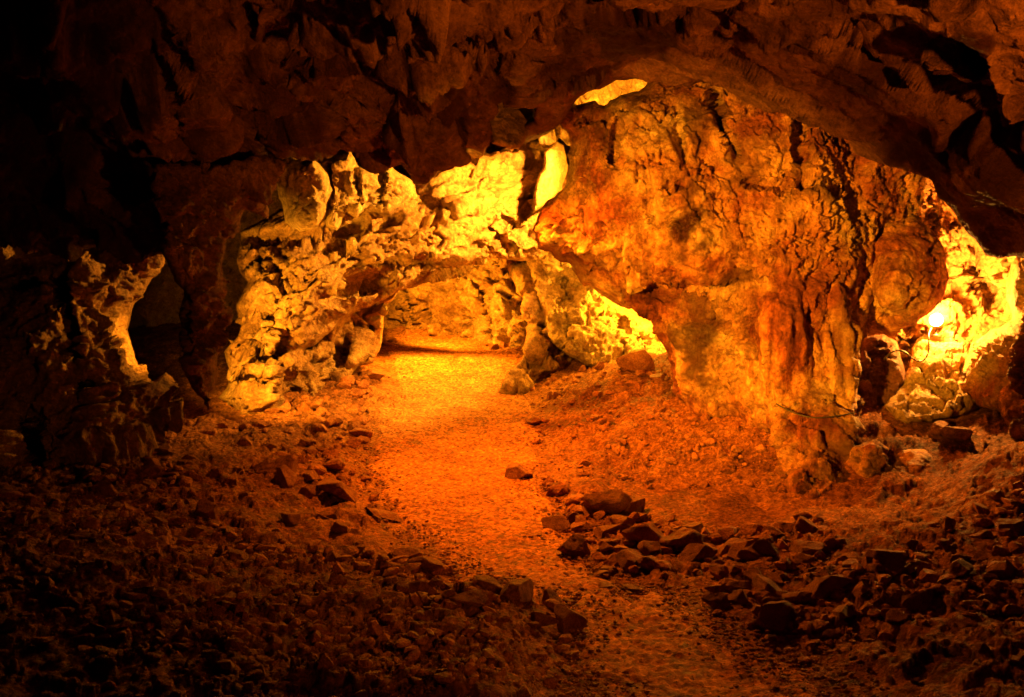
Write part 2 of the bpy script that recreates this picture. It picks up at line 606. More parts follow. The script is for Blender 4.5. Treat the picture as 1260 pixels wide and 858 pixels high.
def sheet(name, poly_w, mat, n, lift, edge, layers):
    lo, hi = poly_w.min(0) - .1, poly_w.max(0) + .1
    gx = np.arange(lo[0], hi[0], n)
    gy = np.arange(lo[1], hi[1], n * 1.6)
    X, Y = np.meshgrid(gx, gy)
    q = np.column_stack([X.ravel(), Y.ravel()])
    d = sdist_world(q, poly_w)
    h, w_ = X.shape
    k = (d > -.04).reshape(h, w_)
    cell = k[:-1, :-1] & k[1:, :-1] & k[:-1, 1:] & k[1:, 1:]
    used = np.zeros((h, w_), bool)
    for a in (slice(0, -1), slice(1, None)):
        for b in (slice(0, -1), slice(1, None)):
            used[a, b] |= cell
    idx = -np.ones((h, w_), int)
    idx[used] = np.arange(used.sum())
    u = used.ravel()
    q, d = q[u], d[u]
    zz = gz0(q) + lift * np.clip((d + .03) / edge, 0, 1) - .03 * np.clip(1 - (d + .03) / .06, 0, 1)
    zz += layers_eval(np.column_stack([q, zz]), layers) * np.clip(d / .1, 0, 1)
    r, c = np.nonzero(cell)
    f = np.column_stack([idx[r, c], idx[r, c + 1], idx[r + 1, c + 1], idx[r + 1, c]])
    return link(name, np.column_stack([q, zz]), f, mat)


pl = [dict(k='fbm', scale=1.6, amp=.03, seed=3), dict(k='fbm', scale=9, amp=.012, seed=4), dict(k='fbm', scale=34, amp=.012, seed=8, oct=2)]
tag(sheet('path', path_w, M_path, .013, .014, .25, pl), kind='structure')
tag(sheet('sand', sand_w, M_ground, .013, .010, .35, pl), kind='structure')

# ------------------------------------------------------------------ rock bodies
BIG = [dict(k='facet', scale=1.2, amp=.22, seed=21, crack=.06, warp=.35, tilt=1.2), dict(k='facet', scale=2.7, amp=.12, seed=22, crack=.08, warp=.4, tilt=1.3),
       dict(k='facet', scale=7.5, amp=.038, seed=23, crack=.1, warp=.4, tilt=1.2), dict(k='facet', scale=17, amp=.017, seed=26, crack=.15, warp=.4, tilt=1.2),
       dict(k='ridge', scale=(3.2, 3.2, 4.2), amp=.035, seed=24, oct=5), dict(k='vein', scale=(1.1, 1.1, 1.6), amp=.16, seed=27, width=.03)]


ARCH = [dict(k='facet', scale=(.8, 1.0, 1.9), rot=28, amp=.22, seed=121, crack=.03, warp=.45, tilt=1.1), dict(k='facet', scale=(1.8, 2.2, 4.0), rot=28, amp=.065, seed=122, crack=.03, warp=.55, tilt=1.2),
        dict(k='fbm', scale=(.9, .9, 2.0), rot=28, amp=.18, seed=125, oct=3), dict(k='facet', scale=(5, 6, 9), rot=28, amp=.022, seed=123, crack=.05, warp=.6, tilt=1.2), dict(k='facet', scale=16, amp=.010, seed=126, crack=.1, warp=.5),
        dict(k='ridge', scale=(2.2, 2.6, 5.0), rot=28, amp=.03, seed=124, oct=5), dict(k='vein', scale=(1.0, 1.0, 2.0), rot=28, amp=.2, seed=127, width=.03)]


def lay(mult=1.0, seed=0, base=BIG, **over):
    return [dict(L, amp=L['amp'] * mult, seed=L['seed'] + seed) for L in base]


# rear walls of the chamber
tag(mass('cave_wall', [(-250, -150), (1500, -150), (1500, 620), (-250, 620)],
         [(-250, -150, 21), (1500, -150, 21), (1500, 620, 21), (-250, 620, 21), (630, 250, 23), (630, 500, 23)], 3, 60, lay(2, 1), M_ochre, step=7, jit=2), kind='structure')
tag(mass('rear_rock_wall', [(430, 240), (560, 230), (700, 250), (860, 280), (870, 470), (700, 460), (600, 450), (470, 440), (400, 430), (410, 330)],
         [(430, 340, 18.6), (500, 320, 18), (600, 300, 17.6), (680, 320, 16.8), (800, 330, 16), (480, 430, 18.2), (600, 440, 16.8), (680, 440, 15.8), (820, 440, 15)],
         2.5, 30, lay(1.7, 3), M_ochre, step=1.8, jit=3, seed=3,
         creases=[([(665, 395), (690, 365), (705, 345), (725, 320)], 3.5, .35), ([(505, 350), (512, 385), (522, 400)], 3, .3), ([(580, 345), (605, 375), (600, 410)], 2.5, .2),
                  ([(620, 330), (650, 350), (640, 385)], 2.5, .2)]),
    'tall cracked ochre rock face closing off the far end of the gravel path', 'rock face')
# leaning slab and buttress right of the path
tag(mass('leaning_slab', [(640, 300), (655, 290), (690, 306), (722, 332), (752, 350), (782, 378), (800, 396), (822, 392), (838, 430), (830, 480), (780, 470), (700, 440), (675, 420), (668, 380), (650, 340)],
         [(650, 300, 14.8), (700, 340, 14.3), (740, 380, 13.9), (680, 420, 13.7), (760, 430, 13.4), (800, 420, 13.6), (820, 460, 12.8)], 1.2, 14, lay(.8, 5), M_pale, step=1.6, jit=3.5, seed=5,
         creases=[([(690, 330), (700, 380), (705, 420)], 5, .25), ([(770, 395), (772, 420), (765, 445)], 4, .25)]),
    'big tilted slab of pale rock leaning on the right bank of the path', 'rock slab')
tag(mass('rock_buttress', [(618, 312), (650, 296), (690, 322), (708, 375), (704, 425), (694, 452), (672, 470), (640, 492), (612, 486), (632, 458), (648, 432), (652, 402), (640, 372), (626, 345)],
         [(630, 310, 15.2), (690, 330, 14.9), (660, 360, 14.6), (700, 400, 14.4), (670, 430, 13.9), (630, 480, 13.2)], .8, 16, lay(1.0, 6), M_ochre, step=1.6, jit=6, seed=6,
         creases=[([(668, 330), (676, 370), (668, 415)], 5, .4), ([(655, 440), (680, 440)], 5, .3)]),
    'narrow pale rib of rock running down to the path beside the tilted slab', 'rock rib')
# lit roof pocket behind the pillar's head
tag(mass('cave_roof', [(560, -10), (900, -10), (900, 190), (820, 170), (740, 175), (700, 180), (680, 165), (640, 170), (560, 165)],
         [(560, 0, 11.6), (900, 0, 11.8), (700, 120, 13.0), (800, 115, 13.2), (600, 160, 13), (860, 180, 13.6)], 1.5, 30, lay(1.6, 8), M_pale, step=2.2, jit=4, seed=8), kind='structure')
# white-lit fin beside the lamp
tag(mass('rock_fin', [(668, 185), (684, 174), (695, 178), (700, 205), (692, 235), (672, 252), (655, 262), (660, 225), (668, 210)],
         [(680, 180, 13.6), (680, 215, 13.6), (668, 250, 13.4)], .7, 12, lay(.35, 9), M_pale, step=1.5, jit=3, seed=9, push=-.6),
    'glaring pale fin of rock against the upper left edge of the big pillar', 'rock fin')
# upper shelf over the arch
tag(mass('rock_shelf', [(470, 250), (515, 225), (545, 190), (575, 182), (600, 190), (645, 172), (680, 168), (700, 190), (705, 250), (690, 300), (665, 320), (640, 322), (600, 320), (540, 330), (470, 320)],
         [(500, 240, 12.4), (560, 200, 12.8), (640, 185, 13.4), (690, 190, 13.9), (560, 260, 12.0), (640, 260, 12.6), (600, 305, 12.6), (680, 300, 12.8), (500, 300, 12)],
         1.2, 20, lay(.85, 40, ARCH), M_ochre, step=1.6, jit=4, seed=11, push=.5,
         creases=[([(610, 285), (625, 310)], 6, .3), ([(520, 245), (560, 265), (600, 262), (650, 290)], 5, .18), ([(655, 262), (652, 290)], 7, .3)]),
    'brightly lit yellow rock shelf between the arch and the big pillar', 'rock shelf')
# the big arch on the left
tag(mass('rock_arch', [(268, 490), (285, 455), (278, 430), (296, 405), (288, 375), (306, 345), (292, 318), (300, 285), (335, 262), (400, 240), (480, 235), (540, 262), (585, 285), (600, 280), (612, 300), (598, 322),
                       (560, 338), (520, 352), (470, 370), (440, 384), (420, 395), (402, 412), (374, 432), (384, 455), (366, 474), (348, 484), (357, 502), (345, 522), (312, 526)],
         [(280, 480, 10.3), (330, 500, 10.2), (300, 380, 10.6), (340, 420, 10.0), (320, 300, 11.2), (400, 300, 10.9), (480, 280, 11.6), (560, 300, 12.2), (600, 300, 12.8), (400, 360, 10.6), (470, 340, 11.4),
          (530, 330, 12.2), (400, 430, 11.2), (380, 470, 11.0), (440, 390, 11.8), (360, 380, 10.2)],
         .9 + .6, 20, lay(.9, 0, ARCH), M_ochre, step=1.6, jit=5, seed=13, push=.55,
         creases=[([(300, 292), (345, 296), (400, 298), (438, 276)], 9, .55), ([(296, 430), (330, 442), (355, 428), (378, 438)], 10, .8), ([(282, 388), (310, 398), (332, 392)], 8, .6), ([(345, 408), (338, 440), (352, 462)], 7, .5), ([(290, 462), (325, 470)], 7, .5), ([(300, 330), (330, 322), (350, 345)], 7, .4), ([(318, 300), (322, 330)], 5, .3), ([(410, 375), (435, 360), (470, 350)], 12, .5),
                  ([(400, 395), (385, 430), (365, 470)], 14, .6), ([(330, 300), (352, 320)], 5, .3), ([(480, 330), (530, 322), (580, 312)], 8, .3)]),
    'wide ochre rock arch spanning from the left floor over the gravel path', 'rock arch')
tag(mass('arch_abutment', [(395, 400), (430, 372), (466, 366), (478, 378), (474, 395), (470, 420), (462, 446), (440, 452), (420, 480), (385, 520), (350, 550), (325, 540), (345, 480)],
         [(420, 390, 12.6), (480, 370, 12.9), (465, 430, 12.9), (400, 460, 11.9), (340, 530, 11.0), (380, 520, 11.2)], .8, 14, lay(.95, 42), M_ochre, step=1.6, jit=5, seed=41,
         push=.8, creases=[([(440, 395), (425, 430), (405, 465)], 9, .5), ([(455, 400), (448, 440)], 4, .3)]),
    'craggy shadowed rock under the left end of the arch beside the path', 'rock face')
tag(mass('arch_underside', [(400, 385), (440, 352), (520, 325), (596, 300), (606, 304), (598, 315), (560, 329), (522, 343), (492, 358), (470, 376), (450, 404), (430, 432), (408, 430)],
         [(430, 360, 12.5), (520, 330, 13.1), (600, 305, 13.5), (415, 425, 13.3), (450, 405, 13.9), (500, 370, 14.3), (590, 335, 14.6)], .6, 8, lay(.6, 50, ARCH), M_ochre, step=1.6, jit=5, seed=50),
    'shaded underside of the arch just above the far end of the path', 'rock overhang')
# lit blocks hanging above the arch
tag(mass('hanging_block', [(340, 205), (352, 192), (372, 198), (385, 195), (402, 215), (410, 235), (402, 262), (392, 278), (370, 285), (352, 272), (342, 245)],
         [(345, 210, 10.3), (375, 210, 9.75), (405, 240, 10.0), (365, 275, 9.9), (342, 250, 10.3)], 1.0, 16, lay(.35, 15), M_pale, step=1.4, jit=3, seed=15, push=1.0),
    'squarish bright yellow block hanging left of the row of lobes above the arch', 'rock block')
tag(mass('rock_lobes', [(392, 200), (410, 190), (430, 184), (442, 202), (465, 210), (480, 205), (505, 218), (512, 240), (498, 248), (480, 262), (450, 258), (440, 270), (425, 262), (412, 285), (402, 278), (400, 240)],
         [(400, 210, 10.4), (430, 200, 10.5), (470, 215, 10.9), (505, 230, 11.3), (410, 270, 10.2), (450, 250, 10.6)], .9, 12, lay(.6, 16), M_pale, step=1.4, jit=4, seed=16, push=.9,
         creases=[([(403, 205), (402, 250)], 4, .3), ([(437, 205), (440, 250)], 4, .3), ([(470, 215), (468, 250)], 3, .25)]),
    'row of jagged yellow lobes right of the hanging block above the arch', 'rock lobes')
# left outcrop with its rim caught by the light
tag(mass('rock_outcrop', [(-160, 330), (-20, 310), (10, 296), (22, 318), (50, 312), (80, 305), (120, 318), (140, 330), (155, 315), (165, 298), (198, 296), (198, 330), (180, 355), (166, 375), (158, 405), (165, 440), (182, 480),
                          (210, 500), (215, 520), (150, 560), (80, 590), (-20, 600), (-160, 600)],
         [(-150, 330, 8.5), (0, 320, 8.9), (100, 330, 8.8), (180, 310, 9.6), (170, 400, 9.5), (140, 430, 8.9), (190, 490, 9.2), (60, 450, 8.5), (0, 560, 8.0), (120, 540, 8.5), (-150, 590, 7.5)],
         1.4, 22, lay(.9, 17), M_ochre, step=1.7, jit=4, seed=17,
         creases=[([(0, 360), (60, 345), (75, 380)], 5, .3), ([(75, 345), (85, 390), (90, 440)], 5, .3), ([(30, 520), (35, 580)], 14, .6), ([(100, 470), (105, 530)], 8, .35)]),
    'low brown outcrop at the left with a bright rim above black void', 'rock outcrop')
# dark buttress in front of the left lamp
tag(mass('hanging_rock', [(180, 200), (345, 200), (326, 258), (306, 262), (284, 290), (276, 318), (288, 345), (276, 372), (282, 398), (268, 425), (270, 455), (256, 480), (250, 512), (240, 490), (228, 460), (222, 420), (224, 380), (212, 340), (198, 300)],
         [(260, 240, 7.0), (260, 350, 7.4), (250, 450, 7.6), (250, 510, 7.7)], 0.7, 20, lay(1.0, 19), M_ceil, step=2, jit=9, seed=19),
    'dark unlit tongue of rock hanging from the roof just left of the ochre arch', 'hanging rock')

# main pillar
pil = mass('rock_pillar', [(690, 150), (700, 128), (740, 130), (775, 118), (796, 112), (808, 94), (872, 60), (900, 40), (1000, 60), (1070, 110), (1140, 150), (1215, 220), (1250, 300), (1212, 318), (1180, 312), (1160, 322), (1120, 345),
                           (1085, 370), (1062, 400), (1052, 440), (1054, 510), (1050, 560), (1046, 612), (1000, 632), (960, 606), (950, 540), (900, 520), (850, 510), (828, 480), (822, 430), (800, 395), (770, 378), (742, 360),
                           (712, 345), (690, 318), (664, 305), (655, 280), (668, 252), (690, 235), (700, 200)],
           [(700, 150, 9.8), (690, 300, 10.0), (720, 230, 9.6), (800, 150, 9.5), (800, 250, 9.3), (760, 330, 9.8), (860, 330, 9.3), (850, 366, 9.95), (790, 372, 10.1), (900, 150, 9.5), (900, 60, 9.9), (1040, 110, 9.6), (900, 250, 9.3), (980, 200, 9.2), (1000, 300, 9.1), (1100, 220, 10.1), (1130, 250, 10.5), (1085, 270, 10.0),
            (1190, 290, 10.9), (1070, 330, 9.7), (840, 395, 10.05), (850, 450, 10.1), (830, 480, 10.4), (920, 400, 9.6), (1000, 420, 9.45), (1040, 450, 9.6), (950, 500, 9.5), (1010, 560, 8.85), (960, 560, 9.05), (900, 500, 9.9), (1030, 600, 8.5), (990, 610, 8.45)],
           1.3, 26, [dict(k='facet', scale=.8, amp=.17, seed=51, crack=.02, warp=.35, tilt=1.0), dict(k='facet', scale=2.4, amp=.055, seed=52, crack=.03, warp=.5, tilt=1.2), dict(k='fbm', scale=1.3, amp=.10, seed=53, oct=3),
                     dict(k='facet', scale=8, amp=.028, seed=54, crack=.1, warp=.4), dict(k='ridge', scale=3.6, amp=.035, seed=55, oct=5), dict(k='vein', scale=(1.2, 1.2, 1.0), amp=.13, seed=57, width=.016), dict(k='vein', scale=2.2, amp=.07, seed=58, width=.02), dict(k='facet', scale=18, amp=.010, seed=59, crack=.2, warp=.5)], M_pill, step=1.6, jit=8, seed=21,
           creases=[([(880, 120), (888, 160), (905, 190)], 6, .5), ([(805, 342), (850, 344), (895, 350)], 4, .25), ([(800, 352), (860, 356), (900, 362)], 12, .22), ([(985, 150), (988, 200), (985, 240)], 4, .25),
                    ([(920, 225), (985, 232), (1050, 235)], 4, .18), ([(760, 150), (755, 190)], 4, .2), ([(835, 160), (840, 200)], 6, .2), ([(1060, 330), (1052, 380)], 8, .2)],
           stains_and_shade=[(848, 272, 26, 30, 1.0), (850, 235, 20, 20, .8), (862, 150, 20, 30, .75), (890, 150, 14, 26, .8), (930, 170, 40, 36, .45), (745, 170, 18, 30, .5), (862, 412, 40, 52, .8), (800, 365, 40, 14, .6), (1000, 180, 50, 30, .45), (915, 205, 30, 30, .5), (1020, 560, 30, 50, .6), (700, 330, 60, 20, .55),
                   (1010, 240, 40, 10, .6), (985, 170, 20, 50, .35), (900, 345, 50, 8, .8)])
tag(pil, 'massive orange and rust stained rock pillar joining floor and roof', 'rock pillar')
flow = mass('flowstone', [(902, 372), (935, 350), (1000, 340), (1048, 360), (1054, 420), (1055, 500), (1045, 560), (1010, 600), (985, 575), (962, 545), (955, 510), (905, 492), (898, 430)],
            [(905, 380, 9.6), (1045, 370, 9.45), (905, 480, 9.75), (980, 430, 9.2), (1050, 500, 9.25), (1000, 590, 8.55), (1040, 560, 8.8), (965, 545, 9.1), (950, 400, 9.3)], .9, 26,
            [dict(k='fbm', scale=(4.2, 4.2, .5), amp=.30, seed=61, oct=3), dict(k='ridge', scale=(7, 7, 1.1), amp=.05, seed=62, oct=3), dict(k='fbm', scale=12, amp=.04, seed=63, gain=.6), dict(k='facet', scale=6, amp=.025, seed=64)],
            M_flow, step=1.5, jit=5, seed=23, parent=pil, stains_and_shade=[(1035, 420, 14, 60, .5), (940, 450, 8, 40, .3), (1000, 540, 30, 40, .35)])
tag(mass('rounded_boss', [(1066, 300), (1085, 270), (1120, 262), (1150, 285), (1165, 315), (1168, 345), (1158, 372), (1130, 398), (1095, 412), (1068, 408), (1060, 370), (1062, 330)],
         [(1066, 300, 10.1), (1085, 265, 10.25), (1120, 262, 10.2), (1060, 360, 10.0), (1110, 320, 9.75), (1130, 350, 9.7), (1160, 340, 9.9), (1095, 385, 9.8), (1080, 410, 10.2)], .55, 42, lay(.28, 71)+[dict(k='fbm', scale=2, amp=.12, seed=71)],
         M_pill, step=1.6, jit=3, seed=25, push=-.22),
    'smooth rounded boss of rock overhanging the glaring lamp in the niche', 'rock boss')
# niche behind the lamp
tag(mass('niche_wall', [(1030, 250), (1330, 250), (1330, 560), (1180, 560), (1030, 560)],
         [(1040, 300, 11.6), (1165, 305, 10.9), (1205, 345, 11.5), (1245, 335, 10.5), (1245, 400, 10.5), (1320, 380, 9.5), (1060, 480, 10.9), (1164, 386, 10.74), (1185, 350, 11.1), (1140, 425, 11.0), (1150, 480, 10.9), (1320, 540, 9), (1240, 480, 10.3)],
         1.5, 40, lay(1.0, 27), M_ochre, step=1.8, jit=3, seed=27), kind='structure')
tag(mass('side_wall_rock', [(1246, 318), (1300, 280), (1420, 280), (1420, 620), (1290, 600), (1262, 560), (1232, 510), (1190, 495), (1180, 455), (1192, 420), (1243, 392), (1239, 350)],
         [(1250, 330, 9.6), (1225, 430, 9.5), (1300, 400, 8.6), (1250, 520, 8.8), (1400, 400, 7.5), (1400, 600, 6.8)], 1.0, 18, lay(.7, 29), M_pill, step=1.8, jit=4, seed=29),
    'dark red rock shoulder at the right edge closing the lit niche', 'rock shoulder')

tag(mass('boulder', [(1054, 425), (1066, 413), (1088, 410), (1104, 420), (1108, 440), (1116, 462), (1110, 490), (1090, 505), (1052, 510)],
         [(1060, 420, 10.3), (1100, 430, 10.2), (1080, 460, 10.0), (1105, 495, 10.0)], .5, 14, lay(.5, 35), M_ceil, step=1.6, jit=3, seed=35),  # darker roof rock used here to paint in the boulder's shade
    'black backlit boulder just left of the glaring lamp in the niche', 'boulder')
tag(mass('rock_ledge', [(1112, 466), (1124, 428), (1138, 404), (1156, 398), (1178, 408), (1192, 420), (1215, 445), (1225, 480), (1200, 505), (1150, 520), (1100, 520), (1085, 500)],
         [(1112, 475, 9.9), (1150, 412, 10.75), (1150, 450, 10.15), (1200, 440, 10.4), (1150, 500, 9.5), (1100, 515, 9.3), (1220, 490, 9.7)], .8, 14, lay(.55, 36), M_pale, step=1.6, jit=4, seed=36),
    'stepped rock ledge glowing beneath the lamp in the niche', 'rock ledge')
tag(mass('boulder', [(1036, 575), (1050, 550), (1075, 543), (1092, 552), (1098, 575), (1090, 605), (1060, 618), (1032, 612)],
         [(1040, 580, 8.9), (1070, 570, 8.6), (1095, 580, 8.8), (1060, 612, 8.5)], .7, 14, lay(.7, 37), M_pill, step=1.5, jit=2, seed=37),
    'pale front lit boulder propped against the right foot of the pillar', 'boulder')
tag(mass('boulder', [(1092, 560), (1110, 548), (1140, 552), (1160, 566), (1150, 585), (1120, 592), (1096, 590)],
         [(1100, 570, 8.9), (1130, 565, 8.7), (1155, 575, 8.8), (1120, 590, 8.5)], .6, 12, lay(.4, 38), M_pill, step=1.5, jit=3, seed=38),
    'dark boulder with a glittering top edge right of the pale boulder', 'boulder')


# near roof
def wl(px, py): return np.clip((760 - px) / 220, 0, 1)
def wr(px, py): return np.clip((px - 640) / 220, 0, 1)
def wall(px, py): return np.ones_like(px)


ceil_layers = [dict(k='facet', edge=.22, scale=(1.25, .9, .75), amp=.42, seed=81, crack=.25, warp=.4, tilt=.9, w=wl), dict(k='facet', edge=.22, scale=(3.0, 2.2, 2.0), amp=.10, seed=82, crack=.2, warp=.5, tilt=.9, w=wl),
               dict(k='ridge', scale=(1.3, 1.0, .7), amp=.22, seed=83, oct=3, w=wl), dict(k='facet', edge=.22, scale=(.4, .7, 1.3), rot=-36, amp=.22, seed=84, crack=.08, warp=.4, tilt=.8, w=wr),
               dict(k='fbm', scale=(.5, .9, 2.4), rot=-36, amp=.26, seed=85, w=wr), dict(k='fbm', scale=(1.5, 2.2, 6.0), rot=-36, amp=.06, seed=86, w=wr),
               dict(k='vein', scale=(.4, .7, 1.4), rot=-36, amp=.3, seed=90, width=.05),
               dict(k='fbm', scale=5, amp=.05, seed=87, oct=5, gain=.6), dict(k='facet', edge=.22, scale=8, amp=.022, seed=88, crack=.1, warp=.5)]
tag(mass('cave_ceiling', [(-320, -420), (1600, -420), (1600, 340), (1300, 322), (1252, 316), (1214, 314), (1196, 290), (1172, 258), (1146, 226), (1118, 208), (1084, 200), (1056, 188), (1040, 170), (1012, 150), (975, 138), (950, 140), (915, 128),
                          (893, 112), (868, 100), (845, 104), (815, 98), (790, 100), (760, 98), (738, 112), (716, 118), (700, 132), (690, 150), (670, 166), (642, 178), (635, 162), (655, 149), (659, 131), (640, 123), (612, 123), (601, 140), (606, 164), (597, 187), (580, 182), (560, 184), (545, 190), (536, 214), (520, 234),
                          (504, 214), (494, 204), (476, 208), (458, 202), (440, 190), (420, 184), (395, 190), (372, 196), (352, 192), (340, 204), (330, 240), (330, 268), (306, 262), (290, 250), (270, 262), (240, 280), (215, 312), (190, 300),
                          (150, 300), (100, 310), (40, 305), (20, 292), (-40, 310), (-320, 340)],
         [(-300, -400, 2.6), (300, -400, 2.3), (800, -400, 2.2), (1200, -400, 2.0), (1580, -400, 2.2), (0, 0, 4.6), (300, 0, 5.0), (630, 0, 4.9), (900, 0, 4.7), (1260, 0, 3.9), (-300, 0, 4.2), (1580, 0, 3.6),
          (0, 150, 6.2), (0, 290, 8.2), (200, 150, 6.6), (200, 290, 8.0), (320, 240, 8.6), (430, 180, 8.6), (430, 90, 6.4), (560, 170, 9.0), (640, 140, 9.2), (640, 70, 6.4), (800, 95, 9.0), (800, 45, 6.2), (900, 110, 8.6), (1000, 145, 8.1),
          (1000, 70, 6.0), (1100, 195, 7.7), (1100, 100, 5.6), (1215, 310, 7.5), (1200, 180, 5.8), (1260, 200, 5.4), (1260, 310, 6.8), (1580, 330, 5), (-300, 320, 7)],
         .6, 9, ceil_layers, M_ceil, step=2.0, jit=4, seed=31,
         creases=[([(470, 60), (465, 120), (470, 180)], 12, .45), ([(400, 110), (410, 170)], 9, .35), ([(545, 110), (530, 170)], 7, .3), ([(615, 80), (625, 120)], 12, .5), ([(660, 70), (740, 55), (840, 20), (880, 30)], 16, .5),
                  ([(720, 95), (640, 75), (600, 40)], 6, -.12), ([(230, 60), (260, 120), (270, 170)], 20, -.35), ([(320, 170), (330, 230)], 16, .5), ([(1080, 70), (1160, 55), (1200, 80)], 14, .3),
                  ([(850, 20), (1000, 120), (1140, 200), (1200, 290)], 16, -.18), ([(1180, 0), (1260, 160)], 12, -.2), ([(350, 40), (360, 120)], 12, .4)],
         stains_and_shade=[(770, 50, 90, 26, 1), (720, 88, 60, 14, .9), (1060, 95, 44, 26, .9), (1150, 185, 66, 34, .95), (1190, 62, 34, 28, 1), (480, 145, 18, 55, .95), (555, 140, 16, 45, .9), (420, 90, 26, 60, .8), (340, 130, 50, 70, .85),  # soot patches, plus shade painted into the pits and the unlit left
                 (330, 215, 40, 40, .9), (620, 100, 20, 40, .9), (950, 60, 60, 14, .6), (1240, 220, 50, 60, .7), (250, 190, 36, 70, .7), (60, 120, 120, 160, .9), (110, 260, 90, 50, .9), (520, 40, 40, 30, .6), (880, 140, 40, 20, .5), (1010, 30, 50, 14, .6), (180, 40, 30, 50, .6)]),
    kind='structure')
# lit tip of roof hanging over the shelf
tag(mass('roof_tooth', [(597, 138), (608, 118), (640, 118), (664, 128), (660, 150), (648, 168), (640, 182), (628, 184), (606, 178)],
         [(610, 140, 9.7), (650, 140, 10.1), (630, 160, 9.6)], .5, 12, lay(.25, 33), M_pale, step=1.4, jit=2, seed=33),
    'small glowing orange tooth of rock hanging from the roof above the shelf', 'rock tooth')

# ------------------------------------------------------------------ loose stones
def ico(sub):
    import bmesh
    bm = bmesh.new()
    bmesh.ops.create_icosphere(bm, subdivisions=sub, radius=1)
    v = np.array([x.co[:] for x in bm.verts])
    f = np.array([[w.index for w in y.verts] for y in bm.faces])
    bm.free()
    return v, f


def stone_shape(seed, sub=4, sq=.62):
    rng = np.random.default_rng(seed)
    v, f = ico(sub)
    for k in range(12):
        n = rng.normal(size=3)
        n /= np.linalg.norm(n)
        h = rng.uniform(.38, .8)
        t = np.maximum(0, v @ n - h)
        v = v - t[:, None] * n
    v = v * np.array([1.0, rng.uniform(.65, .95), sq * rng.uniform(.8, 1.15)])
    v = v + (v / np.linalg.norm(v, axis=1)[:, None]) * (fbm(v * 2.4 + seed, seed, 3) * .05 + fbm(v * 7 + seed, seed + 3, 3) * .03)[:, None]
    return v, f


stone_meshes = []
for s in range(14):
    v, f = stone_shape(100 + s)
    me = bpy.data.meshes.new('stone')
    me.from_pydata(v.tolist(), [], f.tolist())
    me.polygons.foreach_set('use_smooth', np.zeros(len(f), bool))
    me.materials.append(M_stone)
    me.update()
    stone_meshes.append(me)
nstones = 0


def stone(px, py, w, label, group=None, cat='stone', name='stone', tall=1.0, mat=None, lift=.14):
    """a loose stone about w photo-pixels wide, its foot on the floor near pixel (px,py)"""
    global nstones
    p, d = ray_ground(px, py)
    r = w / F * d / 2 * 1.22
    gz = ground_sample(p[0], p[1])
    o = bpy.data.objects.new(name, stone_meshes[nstones % 14])
    nstones += 1
    C.objects.link(o)
    o.location = (p[0], p[1], gz + r * lift * tall)
    o.rotation_euler = (random.uniform(-.35, .35), random.uniform(-.35, .35), random.uniform(0, 6.28))
    o.scale = (r * random.uniform(.95, 1.15), r * random.uniform(.85, 1.1), r * tall * random.uniform(.85, 1.15))
    return tag(o, label, cat, group)


